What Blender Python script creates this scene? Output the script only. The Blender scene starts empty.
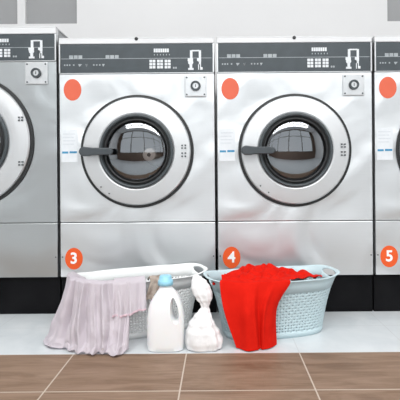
import bpy, bmesh, math, random
from mathutils import Vector, noise as mn
random.seed(4)
PI = math.pi
SC = bpy.context.scene
COL = SC.collection

# ---------------------------------------------------------------- camera, world, lights, exposure
D, F, H = 2.1, 470.4, 0.643
cam = bpy.data.cameras.new('camera'); camo = bpy.data.objects.new('camera', cam); COL.objects.link(camo)
camo.location = (0, -D, H)
cam.sensor_width = 36; cam.lens = 36 * F / 400
cam.shift_x = -19 / 400; cam.shift_y = -30 / 400
from mathutils import Matrix
camo.rotation_mode = 'XYZ'
camo.matrix_world = Matrix.Translation((0, -D, H)) @ Matrix.Rotation(PI / 2, 4, 'X') @ Matrix.Rotation(math.radians(-0.42), 4, 'Z')
cam.clip_start = 0.05
SC.camera = camo

SC.view_settings.view_transform = 'Standard'
SC.view_settings.look = 'None'
SC.view_settings.gamma = 1.0
SC.view_settings.exposure = -0.15
SC.view_settings.use_curve_mapping = False

w = bpy.data.worlds.new('world'); SC.world = w; w.use_nodes = True
bg = w.node_tree.nodes['Background']
bg.inputs['Color'].default_value = (0.93, 0.97, 1.0, 1)
bg.inputs['Strength'].default_value = 1.55

def area(name, loc, rot, sx, sy, power, color=(1, 1, 1)):
    l = bpy.data.lights.new(name, 'AREA'); l.shape = 'RECTANGLE'; l.size = sx; l.size_y = sy
    l.energy = power; l.color = color
    o = bpy.data.objects.new(name, l); COL.objects.link(o); o.location = loc; o.rotation_euler = rot
    return o
area('ceiling_lamp_front', (0.1, -2.7, 3.58), (0, 0, 0), 4.6, 1.1, 150, (1.0, 0.99, 0.98))
area('ceiling_lamp_rear', (0.1, -4.2, 3.58), (0, 0, 0), 5.0, 1.2, 150, (1.0, 0.99, 0.98))

# ---------------------------------------------------------------- materials
def mat(name, color, rough=0.5, metal=0.0, **kw):
    m = bpy.data.materials.new(name); m.use_nodes = True
    nt = m.node_tree; p = nt.nodes['Principled BSDF']
    p.inputs['Base Color'].default_value = (*color, 1)
    p.inputs['Roughness'].default_value = rough
    p.inputs['Metallic'].default_value = metal
    for k, v in kw.items():
        p.inputs[k.replace('_', ' ')].default_value = v
    return m

class N:
    def __init__(s, m): s.nt = m.node_tree; s.p = s.nt.nodes['Principled BSDF']
    def new(s, t, **kw):
        n = s.nt.nodes.new(t)
        for k, v in kw.items(): setattr(n, k, v)
        return n
    def link(s, a, b): s.nt.links.new(a, b)
    def math(s, op, a, b=None, c=None):
        n = s.new('ShaderNodeMath', operation=op)
        for i, v in enumerate((a, b, c)):
            if v is None: continue
            if isinstance(v, (int, float)): n.inputs[i].default_value = v
            else: s.link(v, n.inputs[i])
        return n.outputs[0]
    def coords(s, scale=(1, 1, 1)):
        t = s.new('ShaderNodeTexCoord'); mp = s.new('ShaderNodeMapping'); mp.inputs['Scale'].default_value = scale
        s.link(t.outputs['Object'], mp.inputs['Vector']); return mp.outputs[0]
    def noise(s, vec, scale=5, detail=4, rough=0.5, dist=0.0):
        n = s.new('ShaderNodeTexNoise'); n.inputs['Scale'].default_value = scale; n.inputs['Detail'].default_value = detail
        n.inputs['Roughness'].default_value = rough; n.inputs['Distortion'].default_value = dist
        s.link(vec, n.inputs['Vector']); return n.outputs['Fac']
    def ramp(s, fac, stops):
        r = s.new('ShaderNodeValToRGB'); e = r.color_ramp.elements
        e[0].position, e[0].color = stops[0][0], (*stops[0][1], 1)
        e[1].position, e[1].color = stops[-1][0], (*stops[-1][1], 1)
        for q, c in stops[1:-1]:
            x = e.new(q); x.color = (*c, 1)
        s.link(fac, r.inputs['Fac']); return r.outputs['Color']
    def mix(s, fac, a, b):
        n = s.new('ShaderNodeMix', data_type='RGBA')
        if isinstance(fac, (int, float)): n.inputs['Factor'].default_value = fac
        else: s.link(fac, n.inputs['Factor'])
        for v, i in ((a, 6), (b, 7)):
            if isinstance(v, tuple): n.inputs[i].default_value = (*v, 1)
            else: s.link(v, n.inputs[i])
        return n.outputs[2]
    def bump(s, height, strength=0.2, dist=0.01):
        b = s.new('ShaderNodeBump'); b.inputs['Strength'].default_value = strength; b.inputs['Distance'].default_value = dist
        s.link(height, b.inputs['Height']); s.link(b.outputs[0], s.p.inputs['Normal'])

def noisy(name, c1, c2, scale, rough=0.5, metal=0.0, bump=0.0, bscale=None, stretch=(1, 1, 1), bdist=0.01, **kw):
    m = mat(name, c1, rough, metal, **kw); n = N(m); v = n.coords(stretch)
    f = n.noise(v, scale)
    n.link(n.ramp(f, [(0.3, c1), (0.7, c2)]), n.p.inputs['Base Color'])
    if bump: n.bump(n.noise(v, bscale or scale), bump, bdist)
    return m

def steel_mat(name, c, rough, wave=0.25):
    m = mat(name, c, rough, 1.0); n = N(m)
    v = n.coords((1, 1, 1)); v2 = n.coords((4, 1, 160))
    big = n.noise(v, 2.6, 1.5, 0.45, 1.4)
    fine = n.noise(v2, 2.0, 3)
    n.link(n.mix(fine, tuple(x * 0.94 for x in c), c), n.p.inputs['Base Color'])
    r = n.math('MULTIPLY_ADD', fine, 0.08, rough - 0.04); n.link(r, n.p.inputs['Roughness'])
    n.bump(big, wave, 0.05)
    return m

M = {}
M['steel'] = steel_mat('brushed_steel', (0.74, 0.765, 0.78), 0.44, 0.66)
M['steel_grey_refl'] = steel_mat('grey_reflection_steel', (0.56, 0.59, 0.60), 0.30, 0.34)  # greyer reflections on the left machine are put into its steel colour
M['ring'] = steel_mat('door_ring_steel', (0.70, 0.715, 0.725), 0.46, 0.06)
M['trim'] = noisy('white_enamel', (0.66, 0.67, 0.68), (0.72, 0.73, 0.74), 6, 0.35)
M['chrome'] = noisy('chrome', (0.62, 0.64, 0.65), (0.70, 0.71, 0.72), 40, 0.35, 1.0)
M['side'] = noisy('side_panel_paint', (0.30, 0.31, 0.32), (0.36, 0.37, 0.38), 8, 0.5)
M['slate'] = noisy('slate_panel', (0.042, 0.054, 0.062), (0.052, 0.066, 0.075), 20, 0.45)
M['print'] = noisy('panel_print', (0.62, 0.65, 0.68), (0.75, 0.78, 0.80), 50, 0.5)
M['print_dim'] = noisy('panel_print_dim', (0.30, 0.33, 0.35), (0.40, 0.43, 0.45), 50, 0.5)
M['black'] = noisy('black_paint', (0.004, 0.004, 0.005), (0.008, 0.008, 0.009), 9, 0.5, Specular_IOR_Level=0.08)
M['rubber'] = noisy('black_rubber', (0.010, 0.011, 0.012), (0.018, 0.020, 0.021), 30, 0.45)
M['door_plastic'] = noisy('grey_door_plastic', (0.045, 0.056, 0.062), (0.06, 0.072, 0.078), 25, 0.36)
M['handle'] = noisy('handle_plastic', (0.045, 0.055, 0.062), (0.06, 0.07, 0.078), 25, 0.4)
M['drum'] = noisy('drum_steel', (0.10, 0.085, 0.075), (0.22, 0.19, 0.17), 7, 0.4, 0.8)
M['hub'] = noisy('drum_hub', (0.90, 0.90, 0.89), (0.95, 0.95, 0.94), 20, 0.35)
M['orange'] = noisy('orange_oval_sticker', (0.64, 0.105, 0.05), (0.69, 0.125, 0.062), 9, 0.5)
M['orange_num'] = noisy('orange_number_sticker', (0.76, 0.09, 0.010), (0.80, 0.105, 0.014), 9, 0.5)
M['white_ink'] = noisy('white_ink', (0.9, 0.9, 0.9), (0.95, 0.95, 0.95), 9, 0.5)
M['label_white'] = noisy('label_paper', (0.66, 0.70, 0.73), (0.74, 0.77, 0.80), 30, 0.6)
M['label_blue'] = noisy('label_blue', (0.03, 0.22, 0.42), (0.06, 0.30, 0.50), 90, 0.6)
M['label_grey'] = noisy('label_grey', (0.58, 0.62, 0.66), (0.64, 0.68, 0.71), 90, 0.6)
M['wall'] = noisy('wall_plaster', (0.74, 0.74, 0.745), (0.78, 0.78, 0.78), 1.2, 0.7, bump=0.03, bscale=60)
M['wall_grey'] = noisy('grey_pane', (0.30, 0.305, 0.31), (0.34, 0.345, 0.35), 2.0, 0.5)
M['ceiling'] = noisy('ceiling_paint', (0.80, 0.80, 0.80), (0.84, 0.84, 0.84), 1.2, 0.8)
M['parapet'] = noisy('dark_wood_panelling', (0.10, 0.065, 0.05), (0.18, 0.12, 0.09), 3, 0.5, stretch=(1, 1, 8))
M['mullion'] = noisy('dark_mullion', (0.05, 0.055, 0.06), (0.08, 0.085, 0.09), 4, 0.4)
M['basket_blue'] = noisy('blue_grey_plastic', (0.50, 0.635, 0.68), (0.54, 0.675, 0.715), 12, 0.42)
M['basket_white'] = noisy('warm_white_plastic', (0.80, 0.82, 0.82), (0.84, 0.86, 0.855), 12, 0.42)
M['bottle'] = noisy('white_bottle_plastic', (0.86, 0.87, 0.885), (0.90, 0.905, 0.91), 5, 0.30, Subsurface_Weight=0.1)
M['cap'] = noisy('pale_blue_cap', (0.27, 0.60, 0.78), (0.33, 0.66, 0.82), 15, 0.35)
M['bag'] = noisy('white_bag_film', (0.84, 0.85, 0.86), (0.90, 0.90, 0.91), 14, 0.5, bump=0.25, bscale=20, bdist=0.02)
M['red'] = noisy('red_cotton', (0.60, 0.010, 0.004), (0.68, 0.014, 0.006), 22, 0.9, bump=0.1, bscale=400, bdist=0.002, Specular_IOR_Level=0.1)
M['beige'] = noisy('beige_cotton', (0.24, 0.185, 0.15), (0.50, 0.43, 0.37), 45, 0.8)
M['white_cloth'] = noisy('white_cotton', (0.82, 0.82, 0.82), (0.88, 0.88, 0.88), 30, 0.8)
M['pink_hem'] = noisy('pink_hem', (0.60, 0.44, 0.50), (0.66, 0.50, 0.55), 60, 0.8)

def lilac():
    m = noisy('sheer_lilac', (0.72, 0.665, 0.715), (0.78, 0.725, 0.765), 9, 0.8)
    n = N(m); out = n.nt.nodes['Material Output']
    tl = n.new('ShaderNodeBsdfTranslucent'); tl.inputs[0].default_value = (0.72, 0.64, 0.72, 1)
    tr = n.new('ShaderNodeBsdfTransparent')
    a = n.new('ShaderNodeMixShader'); a.inputs[0].default_value = 0.25
    n.link(n.p.outputs[0], a.inputs[1]); n.link(tl.outputs[0], a.inputs[2])
    b = n.new('ShaderNodeMixShader'); b.inputs[0].default_value = 0.18
    n.link(a.outputs[0], b.inputs[1]); n.link(tr.outputs[0], b.inputs[2])
    n.link(b.outputs[0], out.inputs['Surface'])
    return m
M['lilac'] = lilac()

def glass():
    m = mat('door_glass', (0.1, 0.1, 0.1), 0.03); n = N(m); out = n.nt.nodes['Material Output']
    tr = n.new('ShaderNodeBsdfTransparent'); tr.inputs[0].default_value = (0.80, 0.76, 0.74, 1)
    gl = n.new('ShaderNodeBsdfGlossy'); gl.inputs['Roughness'].default_value = 0.03; gl.inputs[0].default_value = (0.9, 0.95, 1, 1)
    fr = n.new('ShaderNodeFresnel'); fr.inputs[0].default_value = 1.75
    f = n.math('ADD', n.math('MULTIPLY', fr.outputs[0], 1.0), 0.13)
    mx = n.new('ShaderNodeMixShader'); n.link(f, mx.inputs[0])
    n.link(tr.outputs[0], mx.inputs[1]); n.link(gl.outputs[0], mx.inputs[2]); n.link(mx.outputs[0], out.inputs['Surface'])
    return m
M['glass'] = glass()

TX, TY, OX, OY = 0.396, 0.28, -0.119, -0.449
def tile_nodes(n, gw):
    t = n.new('ShaderNodeTexCoord'); s = n.new('ShaderNodeSeparateXYZ'); n.link(t.outputs['Object'], s.inputs[0])
    u = n.math('DIVIDE', n.math('SUBTRACT', s.outputs[0], OX), TX); v = n.math('DIVIDE', n.math('SUBTRACT', s.outputs[1], OY), TY)
    iu, iv = n.math('FLOOR', n.math('ADD', u, 100)), n.math('FLOOR', n.math('ADD', v, 100))
    fu = n.math('SUBTRACT', n.math('ADD', u, 100), iu); fv = n.math('SUBTRACT', n.math('ADD', v, 100), iv)
    du = n.math('MULTIPLY', n.math('MINIMUM', fu, n.math('SUBTRACT', 1.0, fu)), TX)
    dv = n.math('MULTIPLY', n.math('MINIMUM', fv, n.math('SUBTRACT', 1.0, fv)), TY)
    g = n.math('LESS_THAN', n.math('MINIMUM', du, dv), gw)
    cv = n.new('ShaderNodeCombineXYZ'); n.link(iu, cv.inputs[0]); n.link(iv, cv.inputs[1])
    wn = n.new('ShaderNodeTexWhiteNoise', noise_dimensions='2D'); n.link(cv.outputs[0], wn.inputs['Vector'])
    return t, g, wn.outputs['Value'], cv
def wood_tile():
    m = mat('wood_look_tile', (0.3, 0.2, 0.15), 0.5, Specular_IOR_Level=0.25); n = N(m)
    t, g, rnd, cell = tile_nodes(n, 0.0022)
    off = n.new('ShaderNodeVectorMath', operation='MULTIPLY_ADD'); n.link(cell.outputs[0], off.inputs[0]); off.inputs[1].default_value = (3.1, 7.7, 0); n.link(t.outputs['Object'], off.inputs[2])
    mp = n.new('ShaderNodeMapping'); mp.inputs['Scale'].default_value = (1.6, 9, 1); n.link(off.outputs[0], mp.inputs[0])
    a = n.noise(mp.outputs[0], 2.4, 6, 0.62, 0.9)
    mp2 = n.new('ShaderNodeMapping'); mp2.inputs['Scale'].default_value = (3, 70, 1); n.link(off.outputs[0], mp2.inputs[0])
    b = n.noise(mp2.outputs[0], 2.5, 3)
    f = n.math('ADD', n.math('MULTIPLY', a, 0.78), n.math('MULTIPLY', b, 0.22))
    c = n.ramp(f, [(0.30, (0.145, 0.082, 0.050)), (0.45, (0.215, 0.137, 0.090)), (0.56, (0.262, 0.172, 0.118)), (0.75, (0.32, 0.218, 0.155))])
    c = n.mix(n.math('MULTIPLY', rnd, 0.18), c, (0.27, 0.19, 0.135))
    c = n.mix(g, c, (0.52, 0.44, 0.37))
    n.link(c, n.p.inputs['Base Color']); n.bump(n.math('SUBTRACT', f, g), 0.08, 0.004)
    return m
def light_tile():
    m = mat('pale_grey_tile', (0.6, 0.6, 0.6), 0.3); n = N(m)
    t, g, rnd, cell = tile_nodes(n, 0.0016)
    a = n.noise(t.outputs['Object'], 7, 5, 0.6, 0.5)
    c = n.ramp(a, [(0.3, (0.58, 0.625, 0.65)), (0.7, (0.73, 0.76, 0.775))])
    c = n.mix(n.math('MULTIPLY', rnd, 0.3), c, (0.66, 0.69, 0.71))
    c = n.mix(g, c, (0.58, 0.60, 0.61))
    n.link(c, n.p.inputs['Base Color'])
    return m
M['wood'] = wood_tile(); M['tile'] = light_tile()

# ---------------------------------------------------------------- helpers
def obj(name, bm, m, parent=None, smooth=False, bevel=0.0, seg=2, loc=None):
    me = bpy.data.meshes.new(name); bmesh.ops.recalc_face_normals(bm, faces=bm.faces); bm.to_mesh(me); bm.free()
    o = bpy.data.objects.new(name, me); COL.objects.link(o)
    ms = m if isinstance(m, (list, tuple)) else [m]
    for x in ms: me.materials.append(M[x] if isinstance(x, str) else x)
    if smooth:
        for p in me.polygons: p.use_smooth = True
    if bevel:
        b = o.modifiers.new('bevel', 'BEVEL'); b.width = bevel; b.segments = seg; b.limit_method = 'ANGLE'; b.angle_limit = 0.6
        b.harden_normals = False
    if parent: o.parent = parent
    if loc: o.location = loc
    return o

def empty(name, loc, rz=0.0):
    o = bpy.data.objects.new(name, None); COL.objects.link(o); o.location = loc; o.rotation_euler = (0, 0, rz); o.empty_display_size = 0.1
    return o

def tag(o, label=None, cat=None, group=None, kind=None):
    for k, v in (('label', label), ('category', cat), ('group', group), ('kind', kind)):
        if v: o[k] = v
    return o

def box(bm, x0, x1, y0, y1, z0, z1):
    vs = [bm.verts.new((x, y, z)) for x in (x0, x1) for y in (y0, y1) for z in (z0, z1)]
    for q in ((0, 1, 3, 2), (4, 6, 7, 5), (0, 4, 5, 1), (2, 3, 7, 6), (0, 2, 6, 4), (1, 5, 7, 3)):
        bm.faces.new([vs[i] for i in q])

def B(*boxes):
    bm = bmesh.new()
    for b in boxes: box(bm, *b)
    return bm

def lathe_y(bm, prof, cx, cz, n=72, closed=False):
    """revolve profile [(r, y)] about the Y axis through (cx, cz)"""
    rings = []
    for r, y in prof:
        if r < 1e-6: rings.append([bm.verts.new((cx, y, cz))])
        else: rings.append([bm.verts.new((cx + r * math.cos(2 * PI * k / n), y, cz + r * math.sin(2 * PI * k / n))) for k in range(n)])
    pairs = list(zip(rings, rings[1:]))
    if closed: pairs.append((rings[-1], rings[0]))
    for a, b in pairs:
        for k in range(n):
            k2 = (k + 1) % n
            if len(a) == 1: bm.faces.new((a[0], b[k], b[k2]))
            elif len(b) == 1: bm.faces.new((a[k], b[0], a[k2]))
            else: bm.faces.new((a[k], b[k], b[k2], a[k2]))

def disc(bm, cx, cz, rx, rz, y0, y1, n=48):
    """flat oval plate in the XZ plane between y0 (front) and y1"""
    f = [bm.verts.new((cx + rx * math.cos(2 * PI * k / n), y0, cz + rz * math.sin(2 * PI * k / n))) for k in range(n)]
    b = [bm.verts.new((v.co.x, y1, v.co.z)) for v in f]
    bm.faces.new(f); bm.faces.new(b[::-1])
    for k in range(n): bm.faces.new((f[k], f[(k + 1) % n], b[(k + 1) % n], b[k]))

def text_mesh(name, s, size, m, parent, x, y, z, bold=0.0, depth=0.0006):
    c = bpy.data.curves.new(name, 'FONT'); c.body = s; c.size = size; c.align_x = 'CENTER'; c.align_y = 'CENTER'
    c.offset = bold; c.extrude = depth
    t = bpy.data.objects.new(name + '_tmp', c); COL.objects.link(t)
    dg = bpy.context.evaluated_depsgraph_get(); dg.update()
    me = bpy.data.meshes.new_from_object(t.evaluated_get(dg))
    bpy.data.objects.remove(t); bpy.data.curves.remove(c)
    me.transform(Matrix.Rotation(PI / 2, 4, 'X')); me.transform(Matrix.Translation((x, y, z)))
    me.materials.clear(); me.materials.append(M[m])
    o = bpy.data.objects.new(name, me); COL.objects.link(o); o.parent = parent
    return o

def bake(o):
    """apply the modifiers of o to its mesh"""
    dg = bpy.context.evaluated_depsgraph_get(); dg.update()
    me = bpy.data.meshes.new_from_object(o.evaluated_get(dg)); o.modifiers.clear(); o.data = me
    return o

def struct(name, bm, m, **k):
    return tag(obj(name, bm, m, **k), kind='structure')

# ---------------------------------------------------------------- the room
bm = bmesh.new()
YB = OY - 3 * TY
def strip(y0, y1, mi):
    vs = [bm.verts.new(p) for p in ((-4, y0, 0), (4, y0, 0), (4, y1, 0), (-4, y1, 0))]
    f = bm.faces.new(vs); f.material_index = mi
strip(-6.5, YB, 0); strip(YB, OY, 1); strip(OY, 0.95, 0)  # unseen pale floor beyond the wood rows, added so the steel reflects pale
struct('floor', bm, ['tile', 'wood'])
struct('ceiling', B((-4, 4, -6.5, 0.95, 3.65, 3.75)), 'ceiling')
struct('wall_left', B((-4.1, -4, -6.5, 0.95, 0, 3.65)), 'wall')
struct('wall_right', B((4, 4.1, -6.5, 0.95, 0, 3.65)), 'wall')
# back wall with three openings at the top
def zb(py): return H - (py - 170) / 154.2
def xb(px): return (px - 219) / 154.2
zlo, zhi = zb(22.5), 2.3
wins = [(-2.9, xb(18.5)), (xb(26.5), xb(78)), (xb(388.5), 2.2)]
bm = bmesh.new()
box(bm, -4, 4, 0.95, 1.05, 0, zlo); box(bm, -4, 4, 0.95, 1.05, zhi, 3.65)
xs = [-4] + [v for a in wins for v in a] + [4]
for i in range(0, len(xs), 2): box(bm, xs[i], xs[i + 1], 0.95, 1.05, zlo, zhi)
struct('wall_back', bm, 'wall')
for i, (a, b) in enumerate(wins):
    struct('window_%d' % (i + 1), B((a, b, 0.975, 0.99, zlo, zhi)), 'wall_grey')
# shop front behind the camera: unseen low brown wall added to darken the door-glass reflections, mullions, open daylight above
struct('wall_front', B((-4, 4, -6.6, -6.5, 0, 0.8), (-4, 4, -6.6, -6.5, 3.5, 3.65), (-4, -3.4, -6.6, -6.5, 0.8, 3.5), (3.4, 4, -6.6, -6.5, 0.8, 3.5)), 'parapet')
bm = bmesh.new()
for x in (-3.4, -2.05, -0.7, 0.65, 2.0, 3.34): box(bm, x, x + 0.07, -6.58, -6.52, 0.8, 3.5)
box(bm, -3.4, 3.4, -6.58, -6.52, 2.45, 2.51); box(bm, -3.4, 3.4, -6.58, -6.52, 0.8, 0.86)
struct('window_4', bm, 'mullion')

# ---------------------------------------------------------------- washing machines
S = 224.0
ZT = H - (276 - 170) / S        # bottom edge of the steel
ZS = H - (221.6 - 170) / S      # seam
def pz(py): return H - (py - 170) / S

def washer(cx, wd, p0, p1, top, ring_c, ring_r, number, oval, sheet, label, hub=False, big=1.0, left_unit=False, dep=0.80):
    """p0/p1: control panel rows, top: upper rim row, all heights in metres"""
    root = empty('washing_machine', (cx, 0, 0)); hw = wd / 2
    tag(root, label, 'washing machine', 'row of coin washing machines')
    st = 'steel_grey_refl' if left_unit else 'steel'
    rx, rz = 0.0, ring_c
    # cabinet: body behind the front sheets
    obj('cabinet', B((-hw + 0.004, -hw + 0.010, 0.020, dep, 0.165, top - 0.006), (hw - 0.010, hw - 0.004, 0.020, dep, 0.165, top - 0.006), (-hw + 0.004, hw - 0.004, dep - 0.008, dep, 0.165, top - 0.006), (-hw + 0.004, hw - 0.004, 0.020, 0.026, p0 - 0.02, top - 0.006)), 'side', root, bevel=0.004)
    obj('base', B((-hw - 0.003, hw + 0.003, 0.020, dep - 0.03, 0, ZT - 0.004)), 'black', root, bevel=0.003)
    # upper front with the round opening for the door
    bm = bmesh.new()
    zc = rz; n = 96; ro = ring_r + 0.004
    circ = [bm.verts.new((rx + ro * math.cos(2 * PI * k / n), 0, zc + ro * math.sin(2 * PI * k / n))) for k in range(n)]
    z0, z1 = ZS + 0.0012, p0 - 0.001
    def onrect(a):
        c, s = math.cos(a), math.sin(a)
        t = min((hw / abs(c)) if abs(c) > 1e-9 else 9e9, ((z1 - zc) if s > 0 else (zc - z0)) / abs(s) if abs(s) > 1e-9 else 9e9)
        return (rx + c * t, 0, zc + s * t)
    corner = [math.atan2(z - zc, x) % (2 * PI) for x, z in ((hw, z1), (-hw, z1), (-hw, z0), (hw, z0))]
    rect = []
    for k in range(n):
        a = 2 * PI * k / n
        for q in corner:
            if abs(q - a) < PI / n * 1.001: a = q
        rect.append(bm.verts.new(onrect(a)))
    for k in range(n): bm.faces.new((circ[k], circ[(k + 1) % n], rect[(k + 1) % n], rect[k]))
    ex = bmesh.ops.extrude_face_region(bm, geom=list(bm.faces))
    for v in ex['geom']:
        if isinstance(v, bmesh.types.BMVert): v.co.y += 0.02
    obj('front_panel', bm, st, root, bevel=0.0025)
    obj('lower_panel', B((-hw, hw, 0, 0.02, ZT, ZS - 0.0018)), st, root, bevel=0.0025)
    obj('top_trim', B((-hw, hw, -0.004, dep + 0.01, top - 0.006, top), (-hw, hw, -0.004, 0.03, p1 + 0.001, top - 0.005)), 'trim', root, bevel=0.003)
    bm = bmesh.new(); lathe_y(bm, [(0.0, -0.009), (0.007, -0.008), (0.008, -0.004)], -0.0, (p1 + top) / 2 + 0.008, 20)
    obj('lock_button', bm, 'rubber', root)
    # control panel
    cp = obj('control_panel', B((-hw + 0.006, hw - 0.006, -0.003, 0.02, p0, p1)), 'slate', root, bevel=0.003)
    obj('panel_frame', B((-hw, -hw + 0.006, -0.004, 0.02, p0, p1), (hw - 0.006, hw, -0.004, 0.02, p0, p1), (-hw, hw, -0.004, 0.02, p0 - 0.001, p0 + 0.002)), 'chrome', cp)
    y1 = -0.0038
    def X(px): return (px - 295.2) / S * big          # columns of the model panel, about its middle
    R = hw - (373.5 - 295.2) / S * big; L = -R          # shift of right-hand and left-hand items
    ph = (p1 - p0) / 29.4
    def Z(py): return p1 - (py - 42.6) * ph
    bm = bmesh.new()
    for k in range(3):                                  # display blocks
        for c in range(2):
            for r in range(3):
                x = X(309 + k * 7.6 + c * 3.2) + R; z = Z(58.8 + r * 3.1)
                box(bm, x, x + 2.7 / S, y1 - 0.001, 0, z - 2.5 * ph, z)
    obj('display', bm, 'print', cp)
    bm = bmesh.new()
    for k in range(7): box(bm, X(313.4 + k * 2.2) + R, X(315.2 + k * 2.2) + R, y1, 0, Z(51.3), Z(47.6))
    # pictogram of the coin slot: two posts with discs and a bar
    marks = ((349.5, 352, 49.5, 60), (351, 359, 49.2, 50.6), (347.2, 352.5, 57.5, 60.5), (347.6, 353, 67.2, 69.2), (349, 351.7, 60, 68), (358.3, 360.6, 49.5, 61.5), (356.5, 360.6, 57.5, 60.2), (357.6, 358.4, 61, 69), (359.6, 360.4, 63, 69), (360.2, 362, 66.5, 69), (357.6, 360.4, 60, 63.6))
    for x0, x1, a, b in marks:
        if x0 > 355: continue
        box(bm, X(x0) + R, X(x1) + R, y1 - (x0 * 7 % 5) * 1e-4, 0, Z(b), Z(a))
    disc(bm, X(350.2) + R, Z(61.6), 2.6 / S, 2.6 * ph, y1 - 7e-4, 0, 16)
    obj('pictogram', bm, 'print', cp)
    bm = bmesh.new()
    for x0, x1, a, b in marks:
        if x0 > 355: box(bm, X(x0) + R, X(x1) + R, y1 - (x0 * 7 % 5) * 1e-4, 0, Z(b), Z(a))
    obj('pictogram', bm, 'print', cp)
    bm = bmesh.new()
    for g in (227.2, 263.6):
        for k in range(3): box(bm, X(g + k * 4.6) + L, X(g + k * 4.6 + 3.8) + L, y1, 0, Z(57), Z(53.8))
    for x in (222, 224.5, 227, 231, 244, 251, 254, 257): box(bm, X(x) + L, X(x + 1.4) + L, y1, 0, Z(64.2), Z(62.8))
    for k in range(6): box(bm, X(313.6 + k * 3) + R, X(314.4 + k * 3) + R, y1, 0, Z(54.4), Z(53))
    for k in range(2): box(bm, X(332.4 + k * 2.2) + R, X(334 + k * 2.2) + R, y1, 0, Z(67.8), Z(66))
    box(bm, -hw + 0.01, hw - 0.01, y1 + 0.0004, 0, Z(57.5), Z(57.0))
    for x, s in ((236, 1), (260, .7), (243.4, .6)):
        v = [bm.verts.new((X(x + a * s) + L, y1, Z(b))) for a, b in ((0, 62.6), (4, 62.6), (1.5, 65.4))]; bm.faces.new(v)
    obj('small_print', bm, 'print_dim', cp)
    # coin lock plate
    cxp, czp = hw - 18.6 / S * big, Z(85.4)
    ka = obj('coin_plate', B((cxp - .048 * big, cxp + .048 * big, -0.008, 0.0, czp - .047 * big, czp + .047 * big)), 'chrome', root, bevel=0.003)
    bm = bmesh.new(); lathe_y(bm, [(0.0, -0.014), (0.013, -0.014), (0.014, -0.008)], cxp, czp, 32); obj('lock_barrel', bm, 'chrome', ka, smooth=False)
    bm = bmesh.new(); lathe_y(bm, [(0.0135, -0.0082), (0.0135, -0.018), (0.0215, -0.018), (0.023, -0.0082)], cxp, czp, 32); obj('lock_ring', bm, 'door_plastic', ka)
    bm = bmesh.new(); box(bm, cxp - .0015, cxp + .0015, -.0148, -.014, czp - .006, czp + .006); obj('keyhole', bm, 'rubber', ka)
    for sx in (-1, 1):
        for sz in (-1, 1):
            bm = bmesh.new(); lathe_y(bm, [(0.0, -0.0105), (0.0035, -0.010), (0.004, -0.008)], cxp + sx * .039 * big, czp + sz * .038 * big, 12); obj('screw', bm, 'door_plastic', ka)
    # door: black gap ring, steel ring, dark rings, glass, drum
    bm = bmesh.new(); lathe_y(bm, [(ring_r + 0.004, 0.012), (ring_r + 0.005, -0.006), (ring_r - 0.007, -0.0075), (ring_r - 0.007, 0.012)], rx, rz, 96)
    obj('door_gasket', bm, 'rubber', root)
    k = ring_r / 0.25
    door = None
    bm = bmesh.new(); lathe_y(bm, [(0.2425 * k, 0.0), (0.2425 * k, -0.014), (0.238 * k, -0.020), (0.21 * k, -0.024), (0.174 * k, -0.027), (0.166 * k, -0.024), (0.165 * k, 0.0)], rx, rz, 96)
    door = obj('door', bm, 'ring', root, smooth=True); door.data.set_sharp_from_angle(angle=math.radians(25))
    bm = bmesh.new(); lathe_y(bm, [(0.166 * k, -0.010), (0.166 * k, -0.032), (0.161 * k, -0.036), (0.155 * k, -0.034), (0.152 * k, -0.022), (0.152 * k, 0.0)], rx, rz, 96)
    obj('inner_ring', bm, 'door_plastic', door, smooth=True)
    bm = bmesh.new(); lathe_y(bm, [(0.153 * k, -0.010), (0.152 * k, -0.024), (0.147 * k, -0.014), (0.145 * k, -0.026), (0.139 * k, -0.028), (0.136 * k, -0.016), (0.136 * k, 0.02)], rx, rz, 96)
    obj('door_seal', bm, 'rubber', door, smooth=True)
    bm = bmesh.new(); prof = [(0.0, -0.034)] + [(0.137 * k * math.sin(a), -0.034 + 0.024 * (1 - math.cos(a))) for a in [PI / 2 * j / 12 for j in range(1, 13)]]
    lathe_y(bm, prof, rx, rz, 72); obj('glass', bm, 'glass', door, smooth=True)
    bm = bmesh.new(); lathe_y(bm, [(0.140 * k, 0.012), (0.150 * k, 0.05), (0.19 * k, 0.06), (0.20 * k, 0.10), (0.20 * k, 0.36), (0.0, 0.38)], rx, rz, 48)
    obj('drum', bm, 'drum', root, smooth=True)
    if hub:
        bm = bmesh.new(); lathe_y(bm, [(0.05, 0.375), (0.030, 0.05), (0.026, 0.042), (0.0, 0.040)], rx + 0.046, rz - 0.014, 32)
        hb = obj('drum_hub', bm, 'hub', root)
        bm = bmesh.new(); lathe_y(bm, [(0.009, 0.044), (0.008, 0.034), (0.0, 0.033)], rx + 0.046, rz - 0.014, 24); obj('hub_bolt', bm, 'door_plastic', hb)
    # handle: flat paddle with a rounded grip end, reaching over the dark ring
    bm = bmesh.new(); outl = []
    xa, xb2 = -0.224 * k, -0.100 * k
    for j in range(13):
        a = PI / 2 + PI * j / 12; outl.append((xa + 0.022 * math.cos(a) * k, 0.021 * math.sin(a) * k))
    outl += [(xa + 0.02, -0.021 * k), (-0.185 * k, -0.017 * k), (xb2 - .012, -0.0155 * k)]
    for j in range(1, 8):
        a = -PI / 2 + PI * j / 8; outl.append((xb2 - .012 + 0.0155 * math.cos(a) * k, 0.0155 * math.sin(a) * k))
    outl += [(xb2 - .012, 0.0155 * k), (-0.185 * k, 0.016 * k)]
    zh = rz - 0.001
    fr = [bm.verts.new((rx + a, -0.066, zh + b)) for a, b in outl]; bk = [bm.verts.new((rx + a, -0.050, zh + b)) for a, b in outl]
    bm.faces.new(fr); bm.faces.new(bk[::-1])
    for j in range(len(fr)): j2 = (j + 1) % len(fr); bm.faces.new((fr[j], fr[j2], bk[j2], bk[j]))
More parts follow.
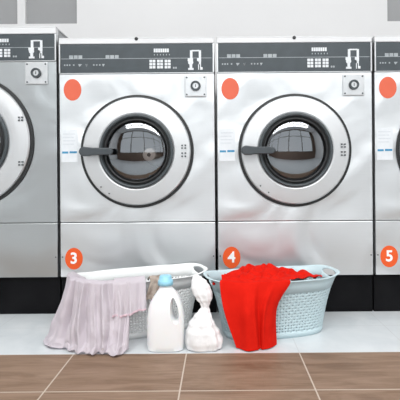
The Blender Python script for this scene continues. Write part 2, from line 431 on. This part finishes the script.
    hd = obj('handle', bm, 'handle', door, bevel=0.004, seg=3)
    bm = bmesh.new(); lathe_y(bm, [(0.012, -0.056), (0.014, -0.022)], rx - 0.215 * k, zh, 20); obj('handle_post', bm, 'handle', hd)
    # bolt heads on the hinge side of the ring
    for dz in ((0.024, -0.010, 0.012, -0.024) if not left_unit else (0.105, 0.092, -0.092, -0.105)):
        for dx in (0.0, 0.014):
            bm = bmesh.new(); box(bm, rx + 0.205 * k + dx - .003, rx + .205 * k + dx + .004, -0.0285, -0.020, rz + dz - .003, rz + dz + .003)
            obj('hinge_bolt', bm, 'door_plastic', door)
    for a in (225, 237):
        bm = bmesh.new(); lathe_y(bm, [(0, -0.0275), (0.003, -0.027), (0.003, -0.02)], rx + .225 * k * math.cos(math.radians(a)), rz + .225 * k * math.sin(math.radians(a)), 10); obj('rivet', bm, 'door_plastic', door)
    # stickers
    if oval:
        bm = bmesh.new(); disc(bm, -hw + 13.2 / S, pz(88.8), 8.8 / S, 10.8 / S, -0.0012, 0.0003); obj('oval_sticker', bm, 'orange', root)
    if sheet:
        x0, x1 = -hw + 1.8 / S, -hw + 17.8 / S
        la = obj('instruction_sticker', B((x0, x1, -0.0012, 0.0003, pz(161), pz(129))), 'label_white', root)
        obj('blue_line', B((x0 + .003, x0 + .030, -0.0018, 0, pz(152.4), pz(150.4)), (x0 + .036, x1 - .003, -0.0018, 0, pz(152.2), pz(150.2))), 'label_blue', la)
        obj('printed_rows', B(*[(x0 + .006, x1 - .010 - .006 * (i % 2), -0.0016, 0, pz(133.5 + i * 3.4), pz(132.4 + i * 3.4)) for i in range(4)]), 'label_grey', la)
    if number:
        xn = -hw + 13.4 / S; zn = pz(257.6)
        bm = bmesh.new(); disc(bm, xn, zn, 8.8 / S, 10.8 / S, -0.0012, 0.0003); ns = obj('number_sticker', bm, 'orange_num', root)
        text_mesh('number', number, 0.068, 'white_ink', ns, xn, -0.0022, zn, 0.0016, 0.0006)
    for sx in (-1, 1):
        bm = bmesh.new(); lathe_y(bm, [(0, -0.003), (0.003, -0.002), (0.003, 0)], sx * (hw - 0.009), pz(256), 10); obj('screw', bm, 'door_plastic', root)
    return root

PW, GAP = 0.7036, 0.012
X3 = (137.4 - 219) / S; X4 = X3 + PW; X5 = X4 + PW
std = dict(wd=PW - GAP, p0=pz(72.7), p1=pz(43.4), top=pz(37.0), ring_c=pz(150.8), ring_r=55.2 / S)
washer(X3, number='3', oval=True, sheet=True, hub=True, label='steel washing machine with the orange number 3 sticker, round hub showing in its drum', **std)
washer(X4, number='4', oval=True, sheet=True, label='steel washing machine with the orange number 4 sticker, standing between numbers 3 and 5', **std)
washer(X5, number='5', oval=True, sheet=True, label='steel washing machine with the orange number 5 sticker, cut off by the edge', **std)
wd2 = 0.80
X2 = (57.2 - 219) / S - wd2 / 2
washer(X2, wd=wd2, p0=pz(59.8), p1=pz(32.8), top=pz(25.2), ring_c=pz(140), ring_r=65.8 / S, number=None, oval=False, sheet=False, left_unit=True, big=1.05,
       label='taller grey steel washing machine with no number sticker, beside number 3')

# ---------------------------------------------------------------- laundry baskets
def sgn(v): return -1 if v < 0 else 1
BA, BB, BAB, BBB, BH = 0.262, 0.128, 0.198, 0.098, 0.225
def basket_point(a, t, off=0.0):
    """a: angle round, t: 0 at the foot, 1 at the rim; off: outwards"""
    e = 2 / 3.0
    c, s = math.cos(a), math.sin(a)
    flare = 0.55 * t + 0.45 * t ** 3
    ax = BAB + (BA - BAB) * flare + off; by = BBB + (BB - BBB) * (0.7 * t + 0.3 * t ** 3) + off
    x = ax * sgn(c) * abs(c) ** e; y = by * sgn(s) * abs(s) ** e
    end = max(0.0, abs(x) / ax - 0.62) / 0.38
    top = BH + 0.009 * (end * end * (3 - 2 * end))
    z = top * t
    return Vector((x, y, z))

def basket(loc, rz, m, label):
    root = empty('laundry_basket', loc, rz); tag(root, label, 'laundry basket', 'plastic laundry baskets')
    # knitted wall: real slots between the strands
    NC, NR = 92, 14
    t0, t1 = 0.10, 0.785
    bm = bmesh.new(); grid = {}
    us = [0, 0.28, 0.72]; vs_ = [0, 0.30, 0.70]
    # equal steps along the outline
    samp = [basket_point(2 * PI * i / 2000, 0.6) for i in range(2001)]; acc = [0.0]
    for i in range(2000): acc.append(acc[-1] + (samp[i + 1] - samp[i]).length)
    def ang(f):
        L = (f % 1.0) * acc[-1]; lo, hi = 0, 2000
        while hi - lo > 1:
            mid = (lo + hi) // 2
            if acc[mid] <= L: lo = mid
            else: hi = mid
        return 2 * PI * (lo + (L - acc[lo]) / max(1e-9, acc[hi] - acc[lo])) / 2000
    angs = [ang((i + u) / NC) for i in range(NC) for u in us]
    ts = [t0 + (t1 - t0) * (j + v) / NR for j in range(NR) for v in vs_] + [t1]
    for j, t in enumerate(ts):
        for i, a in enumerate(angs):
            col, ui = divmod(i, 3); row, vi = divmod(j, 3)
            off = 0.0012 if ((col + row) % 2 == 0) else -0.0008
            grid[i, j] = bm.verts.new(basket_point(a, t, off if (ui, vi) != (0, 0) else 0))
    for j in range(len(ts) - 1):
        for i in range(len(angs)):
            if i % 3 == 1 and j % 3 == 1: continue
            i2 = (i + 1) % len(angs)
            bm.faces.new((grid[i, j], grid[i2, j], grid[i2, j + 1], grid[i, j + 1]))
    o = obj('knit_wall', bm, m, root, smooth=True)
    s = o.modifiers.new('s', 'SOLIDIFY'); s.thickness = 0.0035; s.offset = -1
    bake(o)
    # bottom tray
    bm = bmesh.new(); n = 120; rows = []
    for t, off in ((0.11, 0.001), (0.05, 0.0015), (0.0, -0.003), (0.0, -0.012)): rows.append([bm.verts.new(basket_point(2 * PI * i / n, t, off)) for i in range(n)])
    for a, b in zip(rows, rows[1:]):
        for i in range(n): bm.faces.new((a[i], a[(i + 1) % n], b[(i + 1) % n], b[i]))
    bm.faces.new(rows[-1])
    o = obj('tray', bm, m, root, smooth=True); s = o.modifiers.new('s', 'SOLIDIFY'); s.thickness = 0.0035; s.offset = -1; bake(o)
    # rim with the two handle holes
    bm = bmesh.new(); n = 240; prof = [(0.78, 0.0015), (0.90, 0.002), (0.97, 0.004), (0.99, 0.010), (1.0, 0.012), (1.006, 0.009), (1.004, 0.002), (0.985, -0.002), (0.90, -0.003), (0.78, -0.003)]
    rows = [[bm.verts.new(basket_point(2 * PI * i / n, t, off)) for i in range(n)] for t, off in prof]
    for a, b in zip(rows, rows[1:] + rows[:1]):
        for i in range(n): bm.faces.new((a[i], a[(i + 1) % n], b[(i + 1) % n], b[i]))
    o = obj('rim', bm, m, root, smooth=True)
    cut = bmesh.new()
    for sx in (-1, 1):
        f = [cut.verts.new((sx * 0.20, 0.058 * math.cos(2 * PI * k / 40), BH - 0.008 + 0.0130 * math.sin(2 * PI * k / 40))) for k in range(40)]
        b = [cut.verts.new((sx * 0.33, v.co.y, v.co.z)) for v in f]
        cut.faces.new(f); cut.faces.new(b[::-1])
        for k in range(40): cut.faces.new((f[k], f[(k + 1) % 40], b[(k + 1) % 40], b[k]))
    c = obj('cutter', cut, m); c.location = (0, 0, 0)
    bo = o.modifiers.new('b', 'BOOLEAN'); bo.operation = 'DIFFERENCE'; bo.solver = 'EXACT'; bo.object = c
    par = o.parent; o.parent = None; bake(o); o.parent = par
    bpy.data.objects.remove(c)
    return root

def W(base, rz, v):
    c, s = math.cos(rz), math.sin(rz)
    return Vector((base[0] + v.x * c - v.y * s, base[1] + v.x * s + v.y * c, v.z))

def rim_pt(base, rz, adeg, off=0.0, dz=0.0):
    v = basket_point(math.radians(adeg), 1.0, off); v.z += dz
    return W(base, rz, v)

BL4, BR4 = (0.208, -0.222, 0.0), math.radians(13)
BL3, BR3 = (-0.318, -0.198, 0.0), math.radians(23)
b4 = basket(BL4, BR4, 'basket_blue', 'pale blue-grey plastic laundry basket with the red cloth over its side')
# small red button under the rim, at the end beside the bag
_a = min((i / 10 for i in range(1850, 2700)), key=lambda a: abs((lambda p: p.x * F / (D + p.y) + 219 - 211.5)(rim_pt(BL4, BR4, a, 0.004))))
_p = basket_point(math.radians(_a), 0.93, 0.006)
bm = bmesh.new(); bmesh.ops.create_icosphere(bm, subdivisions=2, radius=0.006, matrix=Matrix.Translation(_p))
obj('rim_button', bm, 'red', b4, smooth=True)['label'] = 'small red button'
b3 = basket(BL3, BR3, 'basket_white', 'off-white plastic laundry basket half covered by the sheer lilac cloth')
def cr(pts, t):
    """Catmull-Rom through a list of vectors, t in 0..1"""
    n = len(pts) - 1; f = min(max(t, 0), 1) * n; i = min(int(f), n - 1); f -= i
    p0, p1, p2, p3 = pts[max(i - 1, 0)], pts[i], pts[i + 1], pts[min(i + 2, n)]
    return 0.5 * ((2 * p1) + (p2 - p0) * f + (2 * p0 - 5 * p1 + 4 * p2 - p3) * f * f + (3 * p1 - p0 - 3 * p2 + p3) * f ** 3)

def sheet(name, func, nu, nv, m, thick=0.0012, parent=None):
    bm = bmesh.new(); g = [[bm.verts.new(func(i / nu, j / nv)) for i in range(nu + 1)] for j in range(nv + 1)]
    for j in range(nv):
        for i in range(nu): bm.faces.new((g[j][i], g[j][i + 1], g[j + 1][i + 1], g[j + 1][i]))
    o = obj(name, bm, m, parent, smooth=True)
    s = o.modifiers.new('s', 'SOLIDIFY'); s.thickness = thick; s.offset = 0
    bake(o)
    for p in o.data.polygons: p.use_smooth = True
    return o

V3 = Vector
# sheer lilac cloth over the left end of the white basket, spreading on the floor
hem = [V3(p) for p in ((-0.600, -0.225, .006), (-0.655, -0.315, .006), (-0.640, -0.375, .006), (-0.590, -0.415, .006), (-0.545, -0.42, .006), (-0.505, -0.45, .006), (-0.465, -0.468, .006), (-0.43, -0.46, .006), (-0.395, -0.475, .006), (-0.352, -0.478, .006), (-0.325, -0.440, .006))]
angs3 = [166, 174, 184, 195, 206, 217, 228, 237, 246, 254, 262]
def lil(u, v):
    a = cr([V3((x, 0, 0)) for x in angs3], u).x
    o = rim_pt(BL3, BR3, a, 0.020, 0.008)
    top = rim_pt(BL3, BR3, a, 0.002, 0.0155)
    inn = rim_pt(BL3, BR3, a, -0.045, -0.014 + 0.005 * math.sin(u * 23))
    h = cr(hem, u)
    if v < 0.08: p = inn.lerp(top, v / 0.08)
    elif v < 0.14: p = top.lerp(o, (v - 0.08) / 0.06)
    elif v < 0.86:
        t = (v - 0.14) / 0.72
        q = o.lerp(V3((h.x, h.y, 0.006)), t)
        k = t ** 1.5
        base = o.lerp(h, 0.86); xy = V3((o.x, o.y, 0)).lerp(V3((base.x, base.y, 0)), 0.30 * t + 0.70 * k)
        p = V3((xy.x, xy.y, o.z + (0.016 - o.z) * t))
    else:
        t = (v - 0.86) / 0.14
        base = o.lerp(h, 0.86); p = V3((base.x, base.y, 0.016)).lerp(h, t)
    t = min(max((v - 0.10) / 0.76, 0), 1)
    out = (V3((h.x, h.y, 0)) - V3((o.x, o.y, 0))); out.normalize()
    uw = u + 0.018 * math.sin(6 * v + 9 * u) + 0.03 * (mn.noise(V3((u * 4, v * 2, 3.1))))
    f = 0.45 * math.sin(uw * 52) + 0.20 * math.sin(uw * 83 + 1.3 + 2 * v) + 0.5 * math.sin(uw * 27 + 0.7 + 1.5 * v) + 0.07 * math.sin(uw * 170 + 3 * v)
    amp = 0.004 + 0.013 * math.sin(PI * min(1.0, t * 0.8)) ** 0.8
    if v < 0.14: amp *= v / 0.14
    p = p + out * (f * amp * (1 if v < 0.86 else 1.0))
    if v >= 0.80:
        p.z += 0.010 * (1 + math.sin(uw * 70 + v * 14)) * (1 - (v - 0.8) / 0.2 * 0.7) * min(1, (v - 0.8) * 12)
    p += out * 0.012 * t * math.sin(u * 21 + v * 7) * math.sin(PI * min(1, t))
    n_ = mn.noise(V3((u * 16, v * 9, 0.5)))
    p += out * n_ * 0.008 * t
    p.z = max(p.z, 0.003)
    return p
lo = sheet('lilac_cloth', lil, 260, 90, 'lilac', 0.0010)
tag(lo, 'sheer lilac cloth hanging over the white basket and spreading on the floor', 'cloth')
# short doubled flap with a pink hem at its right side
def flap(u, v):
    a = 250 + 19 * u
    top = rim_pt(BL3, BR3, a, 0.004, 0.021); o = rim_pt(BL3, BR3, a, 0.026, 0.004)
    inn = rim_pt(BL3, BR3, a, -0.04, 0.0)
    if v < 0.15: p = inn.lerp(top, v / 0.15)
    elif v < 0.28: p = top.lerp(o, (v - 0.15) / 0.13)
    else:
        t = (v - 0.28) / 0.72
        p = o + V3((0.006 * t, -0.026 * t, -(0.108 + 0.012 * u * math.sin(u * 5)) * t))
    t = max(0, v - 0.2)
    p.y -= 0.006 * math.sin(u * 19 + v * 2) * t * 1.4 + 0.004 * math.sin(u * 41 + 1) * t
    return p
fo = sheet('folded_flap', flap, 60, 40, 'lilac', 0.0016, lo)
def fhem(u, v):
    p = flap(u, 1.0 - 0.05 * v); p.y -= 0.0018; p.z -= 0.001; return p
sheet('hem', fhem, 60, 3, 'pink_hem', 0.0022, fo)

# beige cloth beside it
def bei(u, v):
    a = 270 + 5.5 * u
    top = rim_pt(BL3, BR3, a, 0.004, 0.018); o = rim_pt(BL3, BR3, a, 0.021, 0.002); inn = rim_pt(BL3, BR3, a, -0.03, 0.0)
    if v < 0.2: p = inn.lerp(top, v / 0.2)
    elif v < 0.35: p = top.lerp(o, (v - 0.2) / 0.15)
    else:
        t = (v - 0.35) / 0.65; p = o + V3((-0.018 * t * (0.6 - u) * 2, -0.012 * t, -(0.072 - 0.02 * u) * t))
    p.y -= 0.006 * math.sin(u * 17 + v * 4) * max(0, v - 0.2); p.z += 0.004 * math.sin(u * 13) * v
    return p
tag(sheet('beige_cloth', bei, 36, 30, 'beige', 0.002), 'small crumpled beige cloth hanging out of the white basket behind the detergent bottle', 'cloth')

# red cloth: heap in the blue basket, then down over the front to the floor
def fpt(px, py, y):
    """point at depth y (m in front of the machines negative) read from the photograph's column and row"""
    d = D + y; return V3(((px - 219) * d / F, y, H - (py - 170) * d / F))
def rim_front(base, rz, px, off, dz):
    best = None
    for i in range(1800, 3600):
        p = rim_pt(base, rz, i / 10, off, dz)
        e = abs(p.x * F / (D + p.y) + 219 - px)
        if (best is None or e < best[0]) and p.y < base[1]: best = (e, p)
    return best[1]
_r = [rim_front(BL4, BR4, px, 0.006, 0.008) for px in (221, 237, 254, 270, 289)]
_o = [rim_front(BL4, BR4, px, 0.021, -0.004) for px in (219, 236, 253, 270, 289)]
_sp = ((223, .012, 235, .018), (238, .022, 241, .034), (252, .026, 254, .040), (264, .022, 264, .036), (276, .014, 275.5, .022))
_m = [V3(((a - 219) * (D + o.y - dy) / F, o.y - dy, 0.135)) for o, (a, dy, _, _) in zip(_o, _sp)]
_h = [V3(((a - 219) * (D + o.y - dy) / F, o.y - dy, 0.004)) for o, (_, _, a, dy) in zip(_o, _sp)]
RED_EDGE = (_r, _o, _m, _h)
rows_red = [   # each row left -> right, from the back of the heap to the rim
    [V3(p) for p in ((0.060, -0.150, .190), (0.12, -0.130, .205), (0.20, -0.125, .222), (0.29, -0.135, .205), (0.375, -0.160, .185))],
    [V3(p) for p in ((0.040, -0.195, .215), (0.10, -0.175, .238), (0.185, -0.170, .248), (0.28, -0.175, .232), (0.405, -0.200, .212))],
    [V3(p) for p in ((0.020, -0.245, .228), (0.085, -0.230, .244), (0.165, -0.225, .251), (0.26, -0.235, .234), (0.400, -0.235, .218))],
    [q + V3((0.0 + 0.006 * i + (0.035 if i == 4 else 0), 0.050, dz)) for i, (q, dz) in enumerate(zip(_r, (-.004, .004, .008, .004, -.004)))],
]
def white_z(x, y):
    return 0.170 + 0.052 * math.exp(-((x - 0.345) / 0.04) ** 2) + 0.003 * math.sin(x * 90) * math.sin(y * 70 + 1)
def red(u, v):
    vt = 0.30
    rim, out, mid, hm = RED_EDGE
    cols = [cr(r, u) for r in rows_red + [rim, out, mid, hm]]
    ks = [0, .08, .17, .27, .36, .40, .70, 1.0]
    i = 0
    while i < len(ks) - 2 and v > ks[i + 1]: i += 1
    f = (v - ks[i]) / (ks[i + 1] - ks[i])
    p0, p1, p2, p3 = cols[max(i - 1, 0)], cols[i], cols[i + 1], cols[min(i + 2, len(cols) - 1)]
    p = 0.5 * ((2 * p1) + (p2 - p0) * f + (2 * p0 - 5 * p1 + 4 * p2 - p3) * f * f + (3 * p1 - p0 - 3 * p2 + p3) * f ** 3)
    if v < 0.36:      # heap wrinkles
        w_ = math.sin(PI * min(1, v / 0.36)) ** 0.6
        x, y = p.x, p.y
        r1 = math.sin((x * 0.9 + y * 1.3) * 75 + 2.2 * mn.noise(V3((x * 14, y * 14, 1))) * 2)
        r2 = math.sin((x * 1.1 - y * 0.8) * 95 + 3 * mn.noise(V3((x * 18, y * 18, 4))) * 2)
        w_ *= 1 - 0.6 * max(0, u - 0.7) / 0.3
        p.z += w_ * (0.007 * r1 + 0.005 * r2 + 0.012 * mn.noise(V3((x * 22, y * 26, 7))))
    else:             # hanging folds
        t = min(1, (v - 0.36) / 0.35)
        uw = u + 0.05 * math.sin(v * 3) * (u - 0.5)
        f1 = math.exp(-((uw - 0.50 - 0.10 * (v - .4)) / 0.035) ** 2) * 0.006 - math.exp(-((uw - 0.58 - 0.10 * (v - .4)) / 0.045) ** 2) * 0.007
        f2 = 0.008 * math.sin(uw * 15 + 1.0 + v) + 0.001 * math.sin(uw * 33 + v * 3)
        f3 = math.exp(-((uw - 0.80 + 0.22 * (v - .4)) / 0.04) ** 2) * 0.010
        p.y -= t * (f1 + f2 + f3 + 0.004)
    if v < 0.3 and 0.20 < p.x < 0.40: p.z = max(p.z, white_z(p.x, p.y) + 0.006)
    p.z = max(p.z, 0.003)
    return p
ro = sheet('red_cloth', red, 150, 150, 'red', 0.002)
tag(ro, 'bright red cloth heaped in the blue-grey basket and hanging to the floor', 'cloth')

# white cloth lying under the red one
def whc(u, v):
    x = 0.215 + 0.16 * u; y = -0.300 + 0.13 * v + 0.04 * u
    return V3((x, y, white_z(x, y)))
tag(sheet('white_cloth', whc, 50, 30, 'white_cloth', 0.003), 'white cloth in the blue-grey basket, just showing past the red one', 'cloth')

# ---------------------------------------------------------------- detergent bottle
def bottle():
    root = empty('detergent_bottle', (-0.196, -0.402, 0)); tag(root, 'white detergent bottle with a pale blue cap and a moulded side handle', 'bottle')
    # (z, left x, right x, half depth)
    pr = [(0.0, -.058, .057, .036), (0.004, -.064, .063, .041), (0.02, -.0655, .0645, .043), (0.07, -.067, .066, .043), (0.115, -.066, .067, .043), (0.145, -.062, .0645, .042), (0.170, -.054, .059, .040), (0.188, -.044, .051, .037), (0.203, -.033, .041, .032), (0.214, -.026, .031, .026), (0.222, -.022, .024, .022), (0.2285, -.0205, .0205, .0205), (0.236, -.0205, .0205, .0205)]
    bm = bmesh.new(); n = 64; rows = []
    for k, (z, l, r, d) in enumerate(pr):
        e = 2 / (3.2 if z < 0.19 else 3.2 - 1.2 * min(1, (z - 0.19) / 0.03)); c, h = (l + r) / 2, (r - l) / 2
        rows.append([bm.verts.new((c + h * sgn(math.cos(a)) * abs(math.cos(a)) ** e, d * sgn(math.sin(a)) * abs(math.sin(a)) ** e, z)) for a in [2 * PI * i / n for i in range(n)]])
    for a, b in zip(rows, rows[1:]):
        for i in range(n): bm.faces.new((a[i], a[(i + 1) % n], b[(i + 1) % n], b[i]))
    bm.faces.new(rows[0][::-1]); bm.faces.new(rows[-1])
    o = obj('body', bm, 'bottle', root, smooth=True)
    # handle hole: a tilted slot, with pinched sides
    cut = bmesh.new(); hole = []
    for k in range(40):
        a = 2 * PI * k / 40; x, z = 0.0105 * math.cos(a), 0.042 * math.sin(a)
        x *= 1.0 - 0.25 * math.sin(a)
        hole.append((0.0350 + x - 0.10 * z, 0.147 + z))
    rr = []
    for y, s in ((-0.06, 2.0), (-0.030, 1.15), (-0.018, 1.0), (0.018, 1.0), (0.030, 1.15), (0.06, 2.0)):
        rr.append([cut.verts.new((0.0350 + (x - 0.0350) * s, y, 0.147 + (z - 0.147) * (1 + (s - 1) * 0.3))) for x, z in hole])
    for a, b in zip(rr, rr[1:]):
        for i in range(40): cut.faces.new((a[i], a[(i + 1) % 40], b[(i + 1) % 40], b[i]))
    cut.faces.new(rr[0][::-1]); cut.faces.new(rr[-1])
    c = obj('cutter', cut, 'bottle')
    bo = o.modifiers.new('b', 'BOOLEAN'); bo.operation = 'DIFFERENCE'; bo.solver = 'EXACT'; bo.object = c
    o.parent = None; bake(o); o.parent = root; bpy.data.objects.remove(c)
    o.data.set_sharp_from_angle(angle=math.radians(45))
    bm = bmesh.new(); n = 48; rows = []
    for z, r in ((0.230, .0255), (0.2305, .027), (0.246, .0265), (0.248, .0245), (0.2485, .0225), (0.262, .0215), (0.2645, .0195), (0.2650, 0.012)):
        rows.append([bm.verts.new(((r + (0.0006 if (i % 2 and z < .26) else 0)) * math.cos(2 * PI * i / n), (r + (0.0006 if (i % 2 and z < .26) else 0)) * math.sin(2 * PI * i / n), z)) for i in range(n)])
    for a, b in zip(rows, rows[1:]):
        for i in range(n): bm.faces.new((a[i], a[(i + 1) % n], b[(i + 1) % n], b[i]))
    bm.faces.new(rows[0][::-1]); bm.faces.new(rows[-1])
    obj('cap', bm, 'cap', root, smooth=True)
bottle()

# ---------------------------------------------------------------- tied white bag
def bag():
    secs = [(0.0, .004, .052, .034), (0.006, .004, .064, .042), (0.03, .004, .067, .046), (0.06, .002, .060, .045), (0.09, -.001, .048, .038), (0.115, .002, .034, .028), (0.135, .007, .021, .019), (0.150, .010, .0135, .013), (0.163, .010, .017, .015), (0.180, .006, .027, .020), (0.200, .000, .033, .023), (0.222, -.006, .034, .022), (0.242, -.011, .028, .018), (0.258, -.018, .017, .012), (0.266, -.021, .006, .005)]
    zz = [s[0] for s in secs]
    bm = bmesh.new(); n, m = 96, 110; rows = []
    for j in range(m + 1):
        z = 0.266 * j / m; i = 0
        while i < len(secs) - 2 and z > zz[i + 1]: i += 1
        f = (z - zz[i]) / (zz[i + 1] - zz[i]); f = f * f * (3 - 2 * f) if 0 < i else f
        c, a_, b_ = [secs[i][k] * (1 - f) + secs[i + 1][k] * f for k in (1, 2, 3)]
        row = []
        for q in range(n):
            t = 2 * PI * q / n
            near = math.exp(-((z - 0.150) / 0.045) ** 2)
            r = 1 + near * 0.10 * math.sin(t * 9 + z * 30) + 0.10 * mn.noise(V3((math.cos(t) * 2.2, math.sin(t) * 2.2, z * 13))) + 0.05 * mn.noise(V3((math.cos(t) * 5, math.sin(t) * 5, z * 22 + 4)))
            e = 0.85
            x = c + a_ * r * sgn(math.cos(t)) * abs(math.cos(t)) ** e; y = b_ * r * sgn(math.sin(t)) * abs(math.sin(t)) ** e
            row.append(bm.verts.new((x, y, z)))
        rows.append(row)
    for a, b in zip(rows, rows[1:]):
        for i in range(n): bm.faces.new((a[i], a[(i + 1) % n], b[(i + 1) % n], b[i]))
    bm.faces.new(rows[0][::-1]); bm.faces.new(rows[-1])
    o = obj('bag', bm, 'bag', smooth=True)
    return tag(o, 'crumpled white plastic bag knotted at the neck, standing beside the detergent bottle', 'bag')
bag().location = (-0.064, -0.405, 0)
